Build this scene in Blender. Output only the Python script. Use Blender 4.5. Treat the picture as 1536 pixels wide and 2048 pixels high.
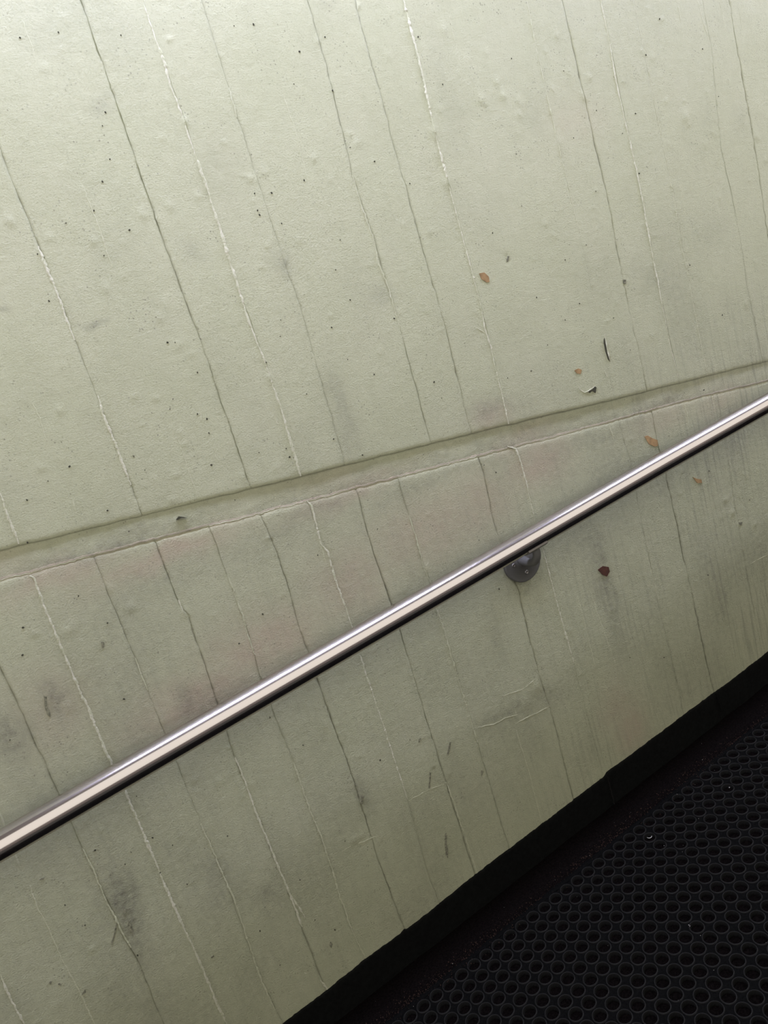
import bpy, math, random
import numpy as np
from mathutils import Vector, Matrix

random.seed(7)
for o in list(bpy.data.objects):
    bpy.data.objects.remove(o)
scene = bpy.context.scene
col = scene.collection

# ------------------------------------------------------------------ camera
CAM_Z = 1.452                       # camera height above the mat plane at x = 0
CAM = np.array([0.0, -1.5, CAM_Z])
FPX, ROLL, PITCH, YAW = 1516.95, -0.29830, -0.23377, 0.39784
RAMP = 0.07731                      # ramp angle
TR = math.tan(RAMP)
fw = np.array([math.sin(YAW)*math.cos(PITCH), math.cos(YAW)*math.cos(PITCH), math.sin(PITCH)])
r0 = np.array([math.cos(YAW), -math.sin(YAW), 0.0])
u0 = np.cross(r0, fw)
rt = math.cos(ROLL)*r0 + math.sin(ROLL)*u0
up = -math.sin(ROLL)*r0 + math.cos(ROLL)*u0
cam_data = bpy.data.cameras.new('camera')
cam = bpy.data.objects.new('camera', cam_data)
col.objects.link(cam)
m = Matrix.Identity(4)
for i in range(3):
    m[i][0], m[i][1], m[i][2], m[i][3] = rt[i], up[i], -fw[i], CAM[i]
cam.matrix_world = m
cam_data.sensor_fit = 'VERTICAL'
cam_data.sensor_height = 36.0
cam_data.sensor_width = 27.0
cam_data.lens = FPX/2048*36.0
cam_data.clip_start = 0.02
scene.camera = cam

# ------------------------------------------------------------------ world, exposure
W = bpy.data.worlds.new('overcast_daylight')
scene.world = W
W.use_nodes = True
bg = W.node_tree.nodes['Background']
bg.inputs['Color'].default_value = (1.0, 0.945, 0.84, 1)
bg.inputs['Strength'].default_value = 1.10
LAMP_STRENGTH = 40.0
LAMP_COLOR = (0.88, 0.90, 1.20)
scene.view_settings.view_transform = 'Standard'
scene.view_settings.look = 'None'
scene.view_settings.gamma = 1.0
scene.view_settings.use_curve_mapping = False
scene.view_settings.exposure = 0.26


# ------------------------------------------------------------------ measuring helpers
def ray(x, y):
    return (x-768)/FPX*rt - (y-1024)/FPX*up + fw


def on_wall(x, y, Y=0.0):
    d = ray(x, y)
    t = (1.5+Y)/d[1]
    return CAM[0]+d[0]*t, CAM[2]+d[2]*t


def on_floor(x, y, h=0.0):
    d = ray(x, y)
    # plane z = h + TR * x
    t = (CAM[2]-h-TR*CAM[0])/(TR*d[0]-d[2])
    return CAM + d*t


# ------------------------------------------------------------------ numpy noise
_tab = np.random.RandomState(3).rand(256, 256)*2-1


def vnoise(x, y, seed=0):
    x = np.asarray(x, float)+seed*17.31
    y = np.asarray(y, float)+seed*9.73
    xi = np.floor(x).astype(int)
    yi = np.floor(y).astype(int)
    fx = x-xi
    fy = y-yi
    fx = fx*fx*(3-2*fx)
    fy = fy*fy*(3-2*fy)
    a = _tab[xi % 256, yi % 256]
    b = _tab[(xi+1) % 256, yi % 256]
    c = _tab[xi % 256, (yi+1) % 256]
    d = _tab[(xi+1) % 256, (yi+1) % 256]
    return (a*(1-fx)+b*fx)*(1-fy)+(c*(1-fx)+d*fx)*fy


def fbm(x, y, seed=0, octv=3):
    s = 0
    a = 1.0
    for i in range(octv):
        s = s+a*vnoise(x*2**i, y*2**i, seed+i*5)
        a *= .5
    return s


# ------------------------------------------------------------------ object helpers
def mesh_obj(name, verts, faces, mat=None, parent=None, smooth=True):
    me = bpy.data.meshes.new(name)
    me.from_pydata([tuple(map(float, v)) for v in verts], [], [tuple(map(int, f)) for f in faces])
    me.update()
    if smooth:
        me.polygons.foreach_set('use_smooth', [True]*len(me.polygons))
    o = bpy.data.objects.new(name, me)
    col.objects.link(o)
    if mat:
        me.materials.append(mat)
    if parent:
        o.parent = parent
        o.matrix_parent_inverse = parent.matrix_world.inverted()
    return o


def grid_obj(name, P, mat, parent=None, attrs=None, smooth=True):
    """P: array (n, m, 3) -> quad grid mesh, built fast."""
    n, mm = P.shape[:2]
    me = bpy.data.meshes.new(name)
    me.vertices.add(n*mm)
    me.vertices.foreach_set('co', np.ascontiguousarray(P.reshape(-1), dtype=np.float32))
    i = np.arange((n-1)*(mm-1))
    r, c = i//(mm-1), i % (mm-1)
    a = r*mm+c
    q = np.stack([a, a+1, a+mm+1, a+mm], -1).astype(np.int32)
    nf = len(q)
    me.loops.add(nf*4)
    me.polygons.add(nf)
    me.loops.foreach_set('vertex_index', q.reshape(-1))
    me.polygons.foreach_set('loop_start', np.arange(nf, dtype=np.int32)*4)
    me.polygons.foreach_set('use_smooth', np.ones(nf, dtype=bool) if smooth else np.zeros(nf, dtype=bool))
    me.update(calc_edges=True)
    if attrs is not None:
        at = me.color_attributes.new('stain', 'FLOAT_COLOR', 'POINT')
        buf = np.ones((n*mm, 4), dtype=np.float32)
        buf[:, :3] = attrs.reshape(-1, 3)
        at.data.foreach_set('color', buf.reshape(-1))
    me.materials.append(mat)
    o = bpy.data.objects.new(name, me)
    col.objects.link(o)
    if parent:
        o.parent = parent
    return o


def tag(o, label=None, category=None, group=None, kind=None):
    if label:
        o['label'] = label
    if category:
        o['category'] = category
    if group:
        o['group'] = group
    if kind:
        o['kind'] = kind
    return o


def empty(name, loc):
    o = bpy.data.objects.new(name, None)
    o.location = loc
    o.empty_display_size = .05
    col.objects.link(o)
    bpy.context.view_layer.update()
    return o


def box(name, lo, hi, mat, parent=None):
    x0, y0, z0 = lo
    x1, y1, z1 = hi
    v = [(x0, y0, z0), (x1, y0, z0), (x1, y1, z0), (x0, y1, z0), (x0, y0, z1), (x1, y0, z1), (x1, y1, z1), (x0, y1, z1)]
    f = [(0, 3, 2, 1), (4, 5, 6, 7), (0, 1, 5, 4), (1, 2, 6, 5), (2, 3, 7, 6), (3, 0, 4, 7)]
    return mesh_obj(name, v, f, mat, parent, smooth=False)


# ------------------------------------------------------------------ materials
def new_mat(name):
    mt = bpy.data.materials.new(name)
    mt.use_nodes = True
    nt = mt.node_tree
    return mt, nt, nt.nodes['Principled BSDF']


def simple(name, color, rough=.6, metal=0.0, spec=.5, bump=0.0, bscale=300.0, var=0.0):
    mt, nt, b = new_mat(name)
    b.inputs['Base Color'].default_value = (*color, 1)
    b.inputs['Roughness'].default_value = rough
    b.inputs['Metallic'].default_value = metal
    b.inputs['Specular IOR Level'].default_value = spec
    if bump or var:
        tc = nt.nodes.new('ShaderNodeTexCoord')
        n = nt.nodes.new('ShaderNodeTexNoise')
        n.inputs['Scale'].default_value = bscale
        n.inputs['Detail'].default_value = 4
        nt.links.new(tc.outputs['Object'], n.inputs['Vector'])
        if bump:
            bp = nt.nodes.new('ShaderNodeBump')
            bp.inputs['Strength'].default_value = bump
            bp.inputs['Distance'].default_value = .002
            nt.links.new(n.outputs['Fac'], bp.inputs['Height'])
            nt.links.new(bp.outputs['Normal'], b.inputs['Normal'])
        if var:
            mr = nt.nodes.new('ShaderNodeMapRange')
            mr.inputs['From Min'].default_value = .3
            mr.inputs['From Max'].default_value = .7
            mr.inputs['To Min'].default_value = 1-var
            mr.inputs['To Max'].default_value = 1+var
            nt.links.new(n.outputs['Fac'], mr.inputs['Value'])
            mx = nt.nodes.new('ShaderNodeMix')
            mx.data_type = 'RGBA'
            mx.blend_type = 'MULTIPLY'
            mx.inputs[0].default_value = 1
            mx.inputs[6].default_value = (*color, 1)
            nt.links.new(mr.outputs['Result'], mx.inputs[7])
            nt.links.new(mx.outputs[2], b.inputs['Base Color'])
    return mt


PAINT = (0.474, 0.494, 0.334)


def wall_paint(name, base=PAINT, stain=True):
    mt, nt, b = new_mat(name)
    N = nt.nodes.new
    L = nt.links.new
    tc = N('ShaderNodeTexCoord')

    def noise(scale, detail=4, vec=None, rough=.6):
        n = N('ShaderNodeTexNoise')
        n.inputs['Scale'].default_value = scale
        n.inputs['Detail'].default_value = detail
        n.inputs['Roughness'].default_value = rough
        L(vec if vec else tc.outputs['Object'], n.inputs['Vector'])
        return n.outputs['Fac']

    def rng(v, a, c, lo=0.0, hi=1.0):
        r = N('ShaderNodeMapRange')
        r.inputs['From Min'].default_value = a
        r.inputs['From Max'].default_value = c
        r.inputs['To Min'].default_value = lo
        r.inputs['To Max'].default_value = hi
        L(v, r.inputs['Value'])
        return r.outputs['Result']

    def mul(a, c):
        n = N('ShaderNodeMath')
        n.operation = 'MULTIPLY'
        L(a, n.inputs[0])
        if isinstance(c, float):
            n.inputs[1].default_value = c
        else:
            L(c, n.inputs[1])
        return n.outputs[0]

    def add(a, c):
        n = N('ShaderNodeMath')
        n.operation = 'ADD'
        n.use_clamp = False
        L(a, n.inputs[0])
        L(c, n.inputs[1])
        return n.outputs[0]

    def mix(fac, A, B, mode='MIX'):
        n = N('ShaderNodeMix')
        n.data_type = 'RGBA'
        n.blend_type = mode
        n.clamp_factor = True
        L(fac, n.inputs[0])
        for k, s in ((6, A), (7, B)):
            if isinstance(s, tuple):
                n.inputs[k].default_value = (*s, 1)
            else:
                L(s, n.inputs[k])
        return n.outputs[2]

    # stretched coordinates for vertical streaks
    mp = N('ShaderNodeMapping')
    mp.inputs['Scale'].default_value = (1, 1, .06)
    L(tc.outputs['Object'], mp.inputs['Vector'])
    streak = noise(90, 3, mp.outputs['Vector'])
    big = noise(5, 3)
    mid = noise(34, 4)
    fine = noise(300, 5, None, .7)
    grain = noise(620, 3, None, .7)
    c = mix(rng(big, .35, .7), base, tuple(x*y for x, y in zip(base, (1.05, 1.035, 1.07))))
    c = mix(rng(mid, .35, .75, 0, .35), c, tuple(x*y for x, y in zip(base, (.86, .87, .84))))
    c = mix(rng(fine, .50, .72, 0, .42), c, tuple(x*.60 for x in base))
    c = mix(rng(grain, .52, .75, 0, .30), c, tuple(x*1.22 for x in base))
    if not stain:
        # the paler tone on the fins is patchy
        c = mix(rng(add(mul(noise(190, 4), .6), mul(noise(45, 3), .5)), .50, .66), c, tuple(x*1.04 for x in PAINT))
    if stain:
        at = N('ShaderNodeAttribute')
        at.attribute_name = 'stain'
        sp = N('ShaderNodeSeparateColor')
        L(at.outputs['Color'], sp.inputs['Color'])
        dirt, pink, strk = sp.outputs['Red'], sp.outputs['Green'], sp.outputs['Blue']
        pk = mul(pink, rng(mid, .25, .6, .55, 1.15))
        c = mix(pk, c, (0.47, 0.385, 0.29))
        ds = mul(dirt, rng(noise(70, 5), .3, .7, .4, 1.3))
        c = mix(ds, c, (0.13, 0.13, 0.095))
        sk = mul(strk, rng(streak, .50, .66))
        c = mix(sk, c, (0.19, 0.185, 0.14))
        # speckled dirt, denser where the wall is dirtier
        spk = N('ShaderNodeTexVoronoi')
        spk.inputs['Scale'].default_value = 120
        L(tc.outputs['Object'], spk.inputs['Vector'])
        dots = rng(spk.outputs['Distance'], .10, .24, 1, 0)
        c = mix(mul(dots, rng(noise(16, 3), .46, .66, 0, .75)), c, (0.16, 0.155, 0.11))
    L(c, b.inputs['Base Color'])
    b.inputs['Roughness'].default_value = .5
    b.inputs['Specular IOR Level'].default_value = .6
    h = add(mul(noise(300, 6, None, .75), 1.0), mul(noise(90, 4), .5))
    bp = N('ShaderNodeBump')
    bp.inputs['Distance'].default_value = .0050
    sx = N('ShaderNodeSeparateXYZ')
    L(tc.outputs['Object'], sx.inputs['Vector'])
    # the lower pour is rougher concrete than the upper one
    L(rng(sx.outputs['Z'], CAM_Z-.5, CAM_Z+.55, .90, .30), bp.inputs['Strength'])
    L(h, bp.inputs['Height'])
    L(bp.outputs['Normal'], b.inputs['Normal'])
    return mt


M_WALL = wall_paint('sage_green_wall_paint')
M_RIDGE = wall_paint('pale_ridge_paint', (0.65, 0.65, 0.52), stain=False)  # paler base colour for the stronger fins
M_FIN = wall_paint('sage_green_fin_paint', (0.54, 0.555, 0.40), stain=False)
M_DIRTY = simple('dirty_bare_edge', (0.25, 0.21, 0.155), .8, bump=.8, bscale=200, var=.5)
M_CORE = simple('concrete_core', (0.30, 0.30, 0.27), .9, bump=.3, bscale=60)
M_BLACK = simple('black_base_paint', (0.0030, 0.0034, 0.0034), .75, spec=.10, bump=.6, bscale=120, var=.4)
M_FLOOR = simple('grimy_floor', (0.0028, 0.0021, 0.0020), .95, spec=.02, bump=1.0, bscale=260, var=.6)
# unseen ramp beyond the mat made grey to lighten the rail's underside
_nt = M_FLOOR.node_tree
_tc = _nt.nodes.new('ShaderNodeTexCoord')
_sx = _nt.nodes.new('ShaderNodeSeparateXYZ')
_nt.links.new(_tc.outputs['Object'], _sx.inputs['Vector'])
_mr = _nt.nodes.new('ShaderNodeMapRange')
_mr.inputs['From Min'].default_value = -1.16
_mr.inputs['From Max'].default_value = -1.22
_nt.links.new(_sx.outputs['Y'], _mr.inputs['Value'])
_mc = _nt.nodes.new('ShaderNodeMix')
_mc.data_type = 'RGBA'
_b = _nt.nodes['Principled BSDF']
_old = _b.inputs['Base Color'].links[0].from_socket
_nt.links.new(_mr.outputs['Result'], _mc.inputs[0])
_nt.links.new(_old, _mc.inputs[6])
_mc.inputs[7].default_value = (0.060, 0.058, 0.050, 1)
_nt.links.new(_mc.outputs[2], _b.inputs['Base Color'])
M_RUBBER = simple('black_rubber', (0.0085, 0.0085, 0.0085), .6, spec=.10, bump=.25, bscale=300, var=.3)
M_WEB = simple('black_rubber_web', (0.0024, 0.0025, 0.0025), .8, spec=.025, bump=.3, bscale=240, var=.35)  # darker copy of the same rubber, painting shade between the rings
M_GRIME = simple('brown_grit', (0.022, 0.013, 0.010), .95, spec=.1, bscale=80, var=.5)
M_SPECK = simple('pale_grit', (0.30, 0.29, 0.26), .7)
M_FLAKE = simple('pale_litter', (0.34, 0.33, 0.31), .35)
M_PIT = simple('pinhole_dark', (0.060, 0.060, 0.045), .9, spec=.1)  # dark colour imitates the shaded depth of holes and slits
M_SCUFF = simple('grey_scuff', (0.17, 0.17, 0.125), .85, spec=.2, bscale=200, var=.6)
M_TAN = simple('bare_tan_undercoat', (0.30, 0.195, 0.095), .8, bscale=90, var=.25)
M_RUST = simple('bare_red_primer', (0.060, 0.020, 0.012), .8, bscale=90, var=.3)
M_CEIL = simple('ceiling_concrete', (0.24, 0.20, 0.17), .9, bump=.3, bscale=40)
M_HOUSING = simple('lamp_housing_white', (0.6, 0.6, 0.6), .5)


def steel(name, color, rough, streaks=True):
    mt, nt, b = new_mat(name)
    b.inputs['Base Color'].default_value = (*color, 1)
    b.inputs['Metallic'].default_value = 1.0
    b.inputs['Roughness'].default_value = rough
    if streaks:
        tc = nt.nodes.new('ShaderNodeTexCoord')
        mp = nt.nodes.new('ShaderNodeMapping')
        mp.inputs['Rotation'].default_value = (0, RAMP, 0)
        mp.inputs['Scale'].default_value = (2.5, 160, 160)
        n = nt.nodes.new('ShaderNodeTexNoise')
        n.inputs['Scale'].default_value = 9
        n.inputs['Detail'].default_value = 3
        r = nt.nodes.new('ShaderNodeMapRange')
        r.inputs['To Min'].default_value = rough*.92
        r.inputs['To Max'].default_value = rough*1.08
        nt.links.new(tc.outputs['Object'], mp.inputs['Vector'])
        nt.links.new(mp.outputs['Vector'], n.inputs['Vector'])
        nt.links.new(n.outputs['Fac'], r.inputs['Value'])
        nt.links.new(r.outputs['Result'], b.inputs['Roughness'])
    return mt


M_STEEL = steel('brushed_steel', (0.59, 0.55, 0.545), .27, False)
_nt = M_STEEL.node_tree
_gl = _nt.nodes.new('ShaderNodeBsdfGlossy')
_gl.inputs['Color'].default_value = (0.59, 0.55, 0.545, 1)
_gl.inputs['Roughness'].default_value = .12
_mx = _nt.nodes.new('ShaderNodeMixShader')
_mx.inputs[0].default_value = .75
_nt.links.new(_nt.nodes['Principled BSDF'].outputs[0], _mx.inputs[1])
_nt.links.new(_gl.outputs[0], _mx.inputs[2])
_nt.links.new(_mx.outputs[0], _nt.nodes['Material Output'].inputs['Surface'])
M_BRACKET = simple('dark_grey_cast_metal', (0.100, 0.099, 0.096), .55, metal=.2, spec=.5, bump=.1, bscale=500)
M_SADDLE = simple('dull_steel_saddle', (0.22, 0.21, 0.20), .4, metal=.8)

# ------------------------------------------------------------------ wall layout
XL, XR = -1.6, 3.6                 # extent of the built wall
ZTOP = CAM_Z+1.55                  # ceiling height at the wall
G_TOP = CAM_Z-0.1930
G_BOT = CAM_Z-0.2463
G_SLOPE = -0.1163
G_DEPTH = 0.0042


def g_top(X):
    X = np.asarray(X, float)
    return G_TOP+G_SLOPE*X+.0022*vnoise(X*3.1, X*0, 2)+.0009*vnoise(X*45, X*0, 4)+.0006*vnoise(X*160, X*0, 6)


def g_bot(X):
    X = np.asarray(X, float)
    return G_BOT+G_SLOPE*X+.0024*vnoise(X*2.7, X*0, 12)+.0012*vnoise(X*40, X*0, 14)+.0016*vnoise(X*170, X*0, 16)


def floor_z(X):
    return TR*np.asarray(X, float)-.012


class Joint:
    """A line where two boards of the formwork met, running up the wall."""

    def __init__(s, pts=None, kind='dark', X=None, seed=0, depth=.0022):
        s.kind, s.seed, s.depth = kind, seed, depth
        if pts:
            w = sorted([(on_wall(x, y)[1], on_wall(x, y)[0]) for x, y in pts])
            s.z = np.array([a for a, c in w])
            s.x = np.array([c for a, c in w])
        else:
            s.z = np.array([0., 1.])
            s.x = np.array([X, X])

    def at(s, Z):
        Z = np.asarray(Z, float)
        return np.interp(Z, s.z, s.x)+.0012*vnoise(Z*26, Z*0+s.seed*3.7, s.seed)+.0006*vnoise(Z*110, Z*0+s.seed, s.seed+1)


UP = [
    ([(0, 990), (35, 1085)], 'light'),
    ([(0, 300), (77, 492), (120, 600), (150, 680), (225, 875), (282, 1025)], 'step'),
    ([(162, 0), (200, 107), (265, 295), (320, 460), (370, 600), (395, 665), (452, 830), (502, 975)], 'dark'),
    ([(286, 0), (370, 242), (442, 465), (485, 600), (530, 720), (602, 952)], 'light'),
    ([(457, 175), (475, 235), (502, 320), (540, 435), (565, 515), (590, 585), (610, 645), (650, 790), (687, 922)], 'faint'),
    ([(630, 50), (665, 175), (705, 350), (750, 485), (767, 545), (783, 600), (808, 685), (833, 775), (860, 880)], 'step'),
    ([(712, 10), (768, 215), (823, 415), (875, 600), (898, 690), (943, 870)], 'dark'),
    ([(808, 0), (868, 255), (903, 385), (960, 600), (983, 695), (1018, 845)], 'light'),
    ([(1053, 0), (1073, 100), (1103, 230), (1118, 295), (1140, 385), (1158, 465), (1190, 610), (1225, 790)], 'light'),
    ([(1125, 0), (1168, 195), (1213, 385), (1252, 590), (1293, 775)], 'dark'),
    ([(1202, 0), (1265, 305), (1323, 600), (1358, 760)], 'light'),
    ([(1268, 10), (1350, 410), (1385, 600), (1415, 750)], 'light'),
    ([(1410, 30), (1423, 100), (1443, 300), (1460, 370), (1478, 465), (1498, 590), (1526, 720)], 'faint'),
    ([(1458, 0), (1508, 285), (1533, 450)], 'dark'),
]
LOW = [
    ([(0, 1955), (47, 2048)], 'light'),
    ([(0, 1330), (40, 1420), (90, 1525), (117, 1585), (165, 1695), (200, 1770), (240, 1855), (280, 1930), (320, 2030)], 'step'),
    ([(65, 1155), (140, 1335), (222, 1520), (250, 1580), (320, 1745), (400, 1925), (452, 2048)], 'light'),
    ([(230, 1220), (270, 1315), (295, 1380), (400, 1645), (420, 1690), (455, 1770), (480, 1840), (505, 1910), (535, 1985), (562, 2040)], 'faint'),
    ([(360, 1210), (377, 1232), (470, 1515), (510, 1620), (555, 1730), (580, 1795), (602, 1850), (650, 1975)], 'step'),
    ([(455, 1150), (485, 1230), (510, 1310), (520, 1350), (587, 1525), (620, 1620), (655, 1710), (675, 1775), (700, 1850), (730, 1915)], 'faint'),
    ([(525, 1042), (555, 1110), (605, 1275), (635, 1360), (695, 1525), (765, 1745), (808, 1857)], 'dark'),
    ([(615, 1005), (635, 1060), (655, 1105), (680, 1185), (702, 1250), (720, 1310), (745, 1390), (768, 1455), (798, 1550), (815, 1600), (860, 1760), (880, 1810)], 'light'),
    ([(720, 1005), (735, 1065), (750, 1110), (773, 1179), (802, 1265), (823, 1340), (853, 1435), (888, 1550)], 'dark'),
    ([(818, 1030), (848, 1135), (858, 1155), (875, 1220), (903, 1310), (938, 1425), (955, 1485)], 'faint'),
    ([(958, 920), (970, 955), (983, 1025), (998, 1080), (1038, 1185), (1078, 1350), (1113, 1460), (1143, 1585)], 'dark'),
    ([(1033, 900), (1053, 965), (1070, 1040), (1088, 1100), (1113, 1200), (1148, 1325)], 'light'),
    ([(1240, 855), (1260, 920), (1290, 1080), (1320, 1220), (1350, 1350)], 'faint'),
    ([(1305, 825), (1315, 880), (1338, 975), (1353, 1040), (1365, 1100), (1388, 1205), (1428, 1385)], 'dark'),
    ([(1435, 800), (1458, 930), (1473, 1025), (1500, 1180)], 'faint'),
]


def build_joints(spec, extra_l, extra_r, seed0):
    js = [Joint(X=x, seed=seed0+50+i, kind='faint') for i, x in enumerate(extra_l)]
    js += [Joint(p, k, seed=seed0+i) for i, (p, k) in enumerate(spec)]
    js += [Joint(X=x, seed=seed0+70+i, kind='dark') for i, x in enumerate(extra_r)]
    return js


JU = build_joints(UP, (-1.25, -.92, -.66, -.42), (2.32, 2.5, 2.72, 2.9, 3.15, 3.35), 100)
JL = build_joints(LOW, (-1.3, -1.0, -.75, -.55), (2.08, 2.22, 2.4, 2.62, 2.9, 3.2), 200)
JU.sort(key=lambda j: float(np.interp(CAM_Z+.1, j.z, j.x)))
JL.sort(key=lambda j: float(np.interp(CAM_Z-.7, j.z, j.x)))
rs = np.random.RandomState(11)
OFF_U = rs.uniform(-.0007, .0007, len(JU)+1)
OFF_L = rs.uniform(-.0007, .0007, len(JL)+1)

# random paint blisters / lumps
rb = np.random.RandomState(5)
NB = 520
BL = np.stack([rb.uniform(-.5, 2.4, NB), rb.uniform(.1, 2.2, NB), rb.uniform(.0022, .006, NB), rb.uniform(.0004, .0013, NB), rb.uniform(.8, 2.2, NB)], -1)
# conspicuous lumps seen in the photograph
for x, y, r, a in [(371, 243, .006, .0018), (20, 442, .007, .0015), (101, 475, .005, .0012), (187, 483, .005, .0013),
                   (339, 412, .007, .0016), (287, 430, .006, .0013), (395, 392, .005, .0012), (500, 358, .006, .0014),
                   (530, 345, .006, .0012), (628, 318, .006, .0014), (714, 287, .005, .0012), (868, 262, .006, .0016),
                   (893, 365, .010, .0016), (963, 200, .008, .0018), (1006, 192, .007, .0018), (1036, 200, .007, .0012),
                   (880, 220, .006, .0012), (1040, 230, .005, .0012), (994, 165, .006, .0012), (1167, 192, .008, .0018),
                   (1105, 178, .006, .0014), (1372, 235, .011, .0020), (1138, 145, .006, .0012), (1305, 115, .006, .0012),
                   (1178, 155, .006, .0012), (1014, 516, .007, -.0016), (1515, 273, .008, .0014), (1333, 202, .005, .0012),
                   (262, 1215, .008, .0018), (372, 1225, .007, .0020), (140, 1255, .006, .0012), (708, 1680, .008, .0020),
                   (722, 1672, .005, .0016), (1075, 1372, .013, .0018), (1050, 1405, .012, .0014), (1140, 1262, .006, .0016),
                   (1250, 1390, .010, .0014), (1225, 1480, .012, .0012), (185, 1897, .005, .0016), (310, 798, .005, .0012),
                   (356, 690, .006, .0012), (120, 820, .006, .0014), (385, 708, .005, .0012), (1465, 1025, .007, .0022),
                   (1450, 1000, .005, .0018), (1510, 1048, .006, .0016)]:
    X, Z = on_wall(x, y)
    BL = np.vstack([BL, [X, Z, r, a, 1.5]])


def relief(X, Z):
    """metres the painted surface stands proud of the wall plane (without joints)"""
    h = .0008*fbm(X*7, Z*5, 21, 2)+.00011*fbm(X*48, Z*42, 31, 2)+.00011*fbm(X*140, Z*120, 41, 2)
    low = np.clip((CAM_Z-.2-Z)/.3, 0, 1)
    h = h+low*(.00018*fbm(X*120, Z*12, 61, 2)+.0002*fbm(X*170, Z*150, 65, 1))
    return h


def add_blisters(X, Z, h):
    x0, x1, z0, z1 = X.min(), X.max(), Z.min(), Z.max()
    for bx, bz, r, a, el in BL:
        R = r*3*el
        if bx < x0-R or bx > x1+R or bz < z0-R or bz > z1+R:
            continue
        # only touch the rows near the lump
        zr = np.where(np.abs(Z[:, 0]-bz) < R*1.2)[0]
        if len(zr) == 0:
            continue
        s = slice(max(0, zr[0]-1), zr[-1]+2)
        d = ((X[s]-bx)/r)**2+((Z[s]-bz)/(r*el))**2
        h[s] += a*np.exp(-d)
    return h


def strip_off(X, Z, upper=True):
    J, O = (JU, OFF_U) if upper else (JL, OFF_L)
    n = np.zeros(np.shape(X), int)
    for j in J:
        n += (np.asarray(X) > j.at(Z)).astype(int)
    return O[n]


def surf(X, Z):
    """y of the finished wall surface at a point"""
    X = np.atleast_1d(np.asarray(X, float))
    Z = np.atleast_1d(np.asarray(Z, float))
    upper = Z > g_top(X)-.02
    h = relief(X, Z)+np.where(upper, strip_off(X, Z, True), strip_off(X, Z, False))
    return -h


# ------------------------------------------------------------------ stains (dirt with shapes of its own)
def blob(x, y, rx, ry, a):
    X, Z = on_wall(x, y)
    k = .00118*(1+.25*max(0, (x-400)/1100))
    return X, Z, rx*k, ry*k, a


PINK = [blob(*b) for b in [
    (400, 1400, 120, 45, .75), (530, 1290, 110, 55, .7), (700, 1170, 80, 60, .55), (860, 1060, 120, 60, .55),
    (960, 1010, 80, 60, .5), (1075, 930, 70, 40, .7), (330, 1110, 120, 22, .7), (120, 1150, 90, 20, .6), (700, 985, 120, 18, .5),
    (1265, 1460, 42, 55, .6), (1235, 1420, 40, 60, .4), (1040, 880, 60, 20, .5), (985, 830, 40, 22, .5), (1330, 830, 90, 30, .35),
    (500, 1330, 60, 60, .4), (1440, 800, 80, 30, .35), (100, 1420, 60, 60, .35), (1150, 240, 60, 40, .2)]]
DIRT = [blob(*b) for b in [
    (10, 1470, 30, 45, .35), (985, 818, 45, 20, .30), (675, 800, 18, 40, .30), (690, 870, 25, 50, .22), (560, 1075, 70, 30, .22),
    (350, 1150, 120, 30, .18), (245, 1800, 22, 60, .35), (270, 1880, 25, 70, .28), (420, 1400, 60, 30, .20), (370, 1395, 14, 26, .35),
    (720, 1600, 16, 30, .4), (1000, 1435, 70, 14, .22), (1090, 1400, 60, 25, .22), (900, 1350, 80, 60, .12), (1500, 1120, 60, 60, .25),
    (1440, 1180, 50, 90, .2), (1420, 460, 50, 40, .15), (1350, 580, 60, 50, .14), (1200, 560, 60, 60, .10), (1330, 470, 60, 50, .12),
    (560, 530, 14, 22, .3), (760, 580, 20, 20, .25), (930, 420, 60, 40, .10), (205, 200, 20, 16, .22), (385, 500, 20, 22, .22),
    (440, 1740, 40, 30, .22), (350, 1720, 60, 60, .15), (440, 1800, 40, 35, .20), (560, 1690, 30, 50, .15), (530, 1790, 20, 14, .25),
    (1180, 1100, 30, 70, .16), (1230, 1250, 25, 110, .22), (1215, 1150, 14, 100, .25), (1400, 1300, 60, 60, .14), (990, 1290, 16, 70, .16),
    (100, 1400, 14, 30, .35), (1060, 1165, 50, 16, .28), (1300, 560, 40, 30, .12), (1380, 690, 50, 40, .14), (1080, 760, 60, 40, .08),
    (640, 1010, 90, 14, .2), (860, 960, 120, 14, .18), (1190, 880, 90, 16, .22), (480, 905, 60, 20, .06), (200, 1100, 160, 14, .22),
    (60, 800, 60, 40, .05), (1330, 800, 60, 10, .2), (80, 620, 0.1, 0.1, 0), (182, 642, 16, 4, .45), (12, 612, 8, 4, .4)]]


def stains(X, Z, dj):
    wx = X+.012*fbm(X*22, Z*18, 81, 2)
    wz = Z+.012*fbm(X*20, Z*22, 85, 2)
    pink = np.zeros_like(X)
    dirt = np.zeros_like(X)
    for cx, cz, rx, rz, a in PINK:
        pink = np.maximum(pink, a*np.exp(-(((wx-cx)/rx)**2+((wz-cz)/rz)**2)))
    for cx, cz, rx, rz, a in DIRT:
        if a > 0:
            dirt = dirt+a*np.exp(-(((wx-cx)/rx)**2+((wz-cz)/rz)**2))
    low = np.clip((CAM_Z-.15-Z-.1163*X*0)/.35, 0, 1)
    dirt = dirt+.10*low+.16*low*np.clip(fbm(X*6, Z*4, 91, 3), 0, 1)+.10*np.clip(fbm(X*9, Z*7, 95, 3)-.2, 0, 1)
    # extra darkening along the joints
    dirt = dirt+dj
    right = np.clip((X-.75)/.6, 0, 1)
    strk = low*(.10+.42*right*np.clip(.5+fbm(X*5, Z*2, 97, 2), 0, 1))+.03*(1-low)
    return np.stack([np.clip(dirt, 0, .9), np.clip(pink, 0, .9), np.clip(strk, 0, 1)], -1)


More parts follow.
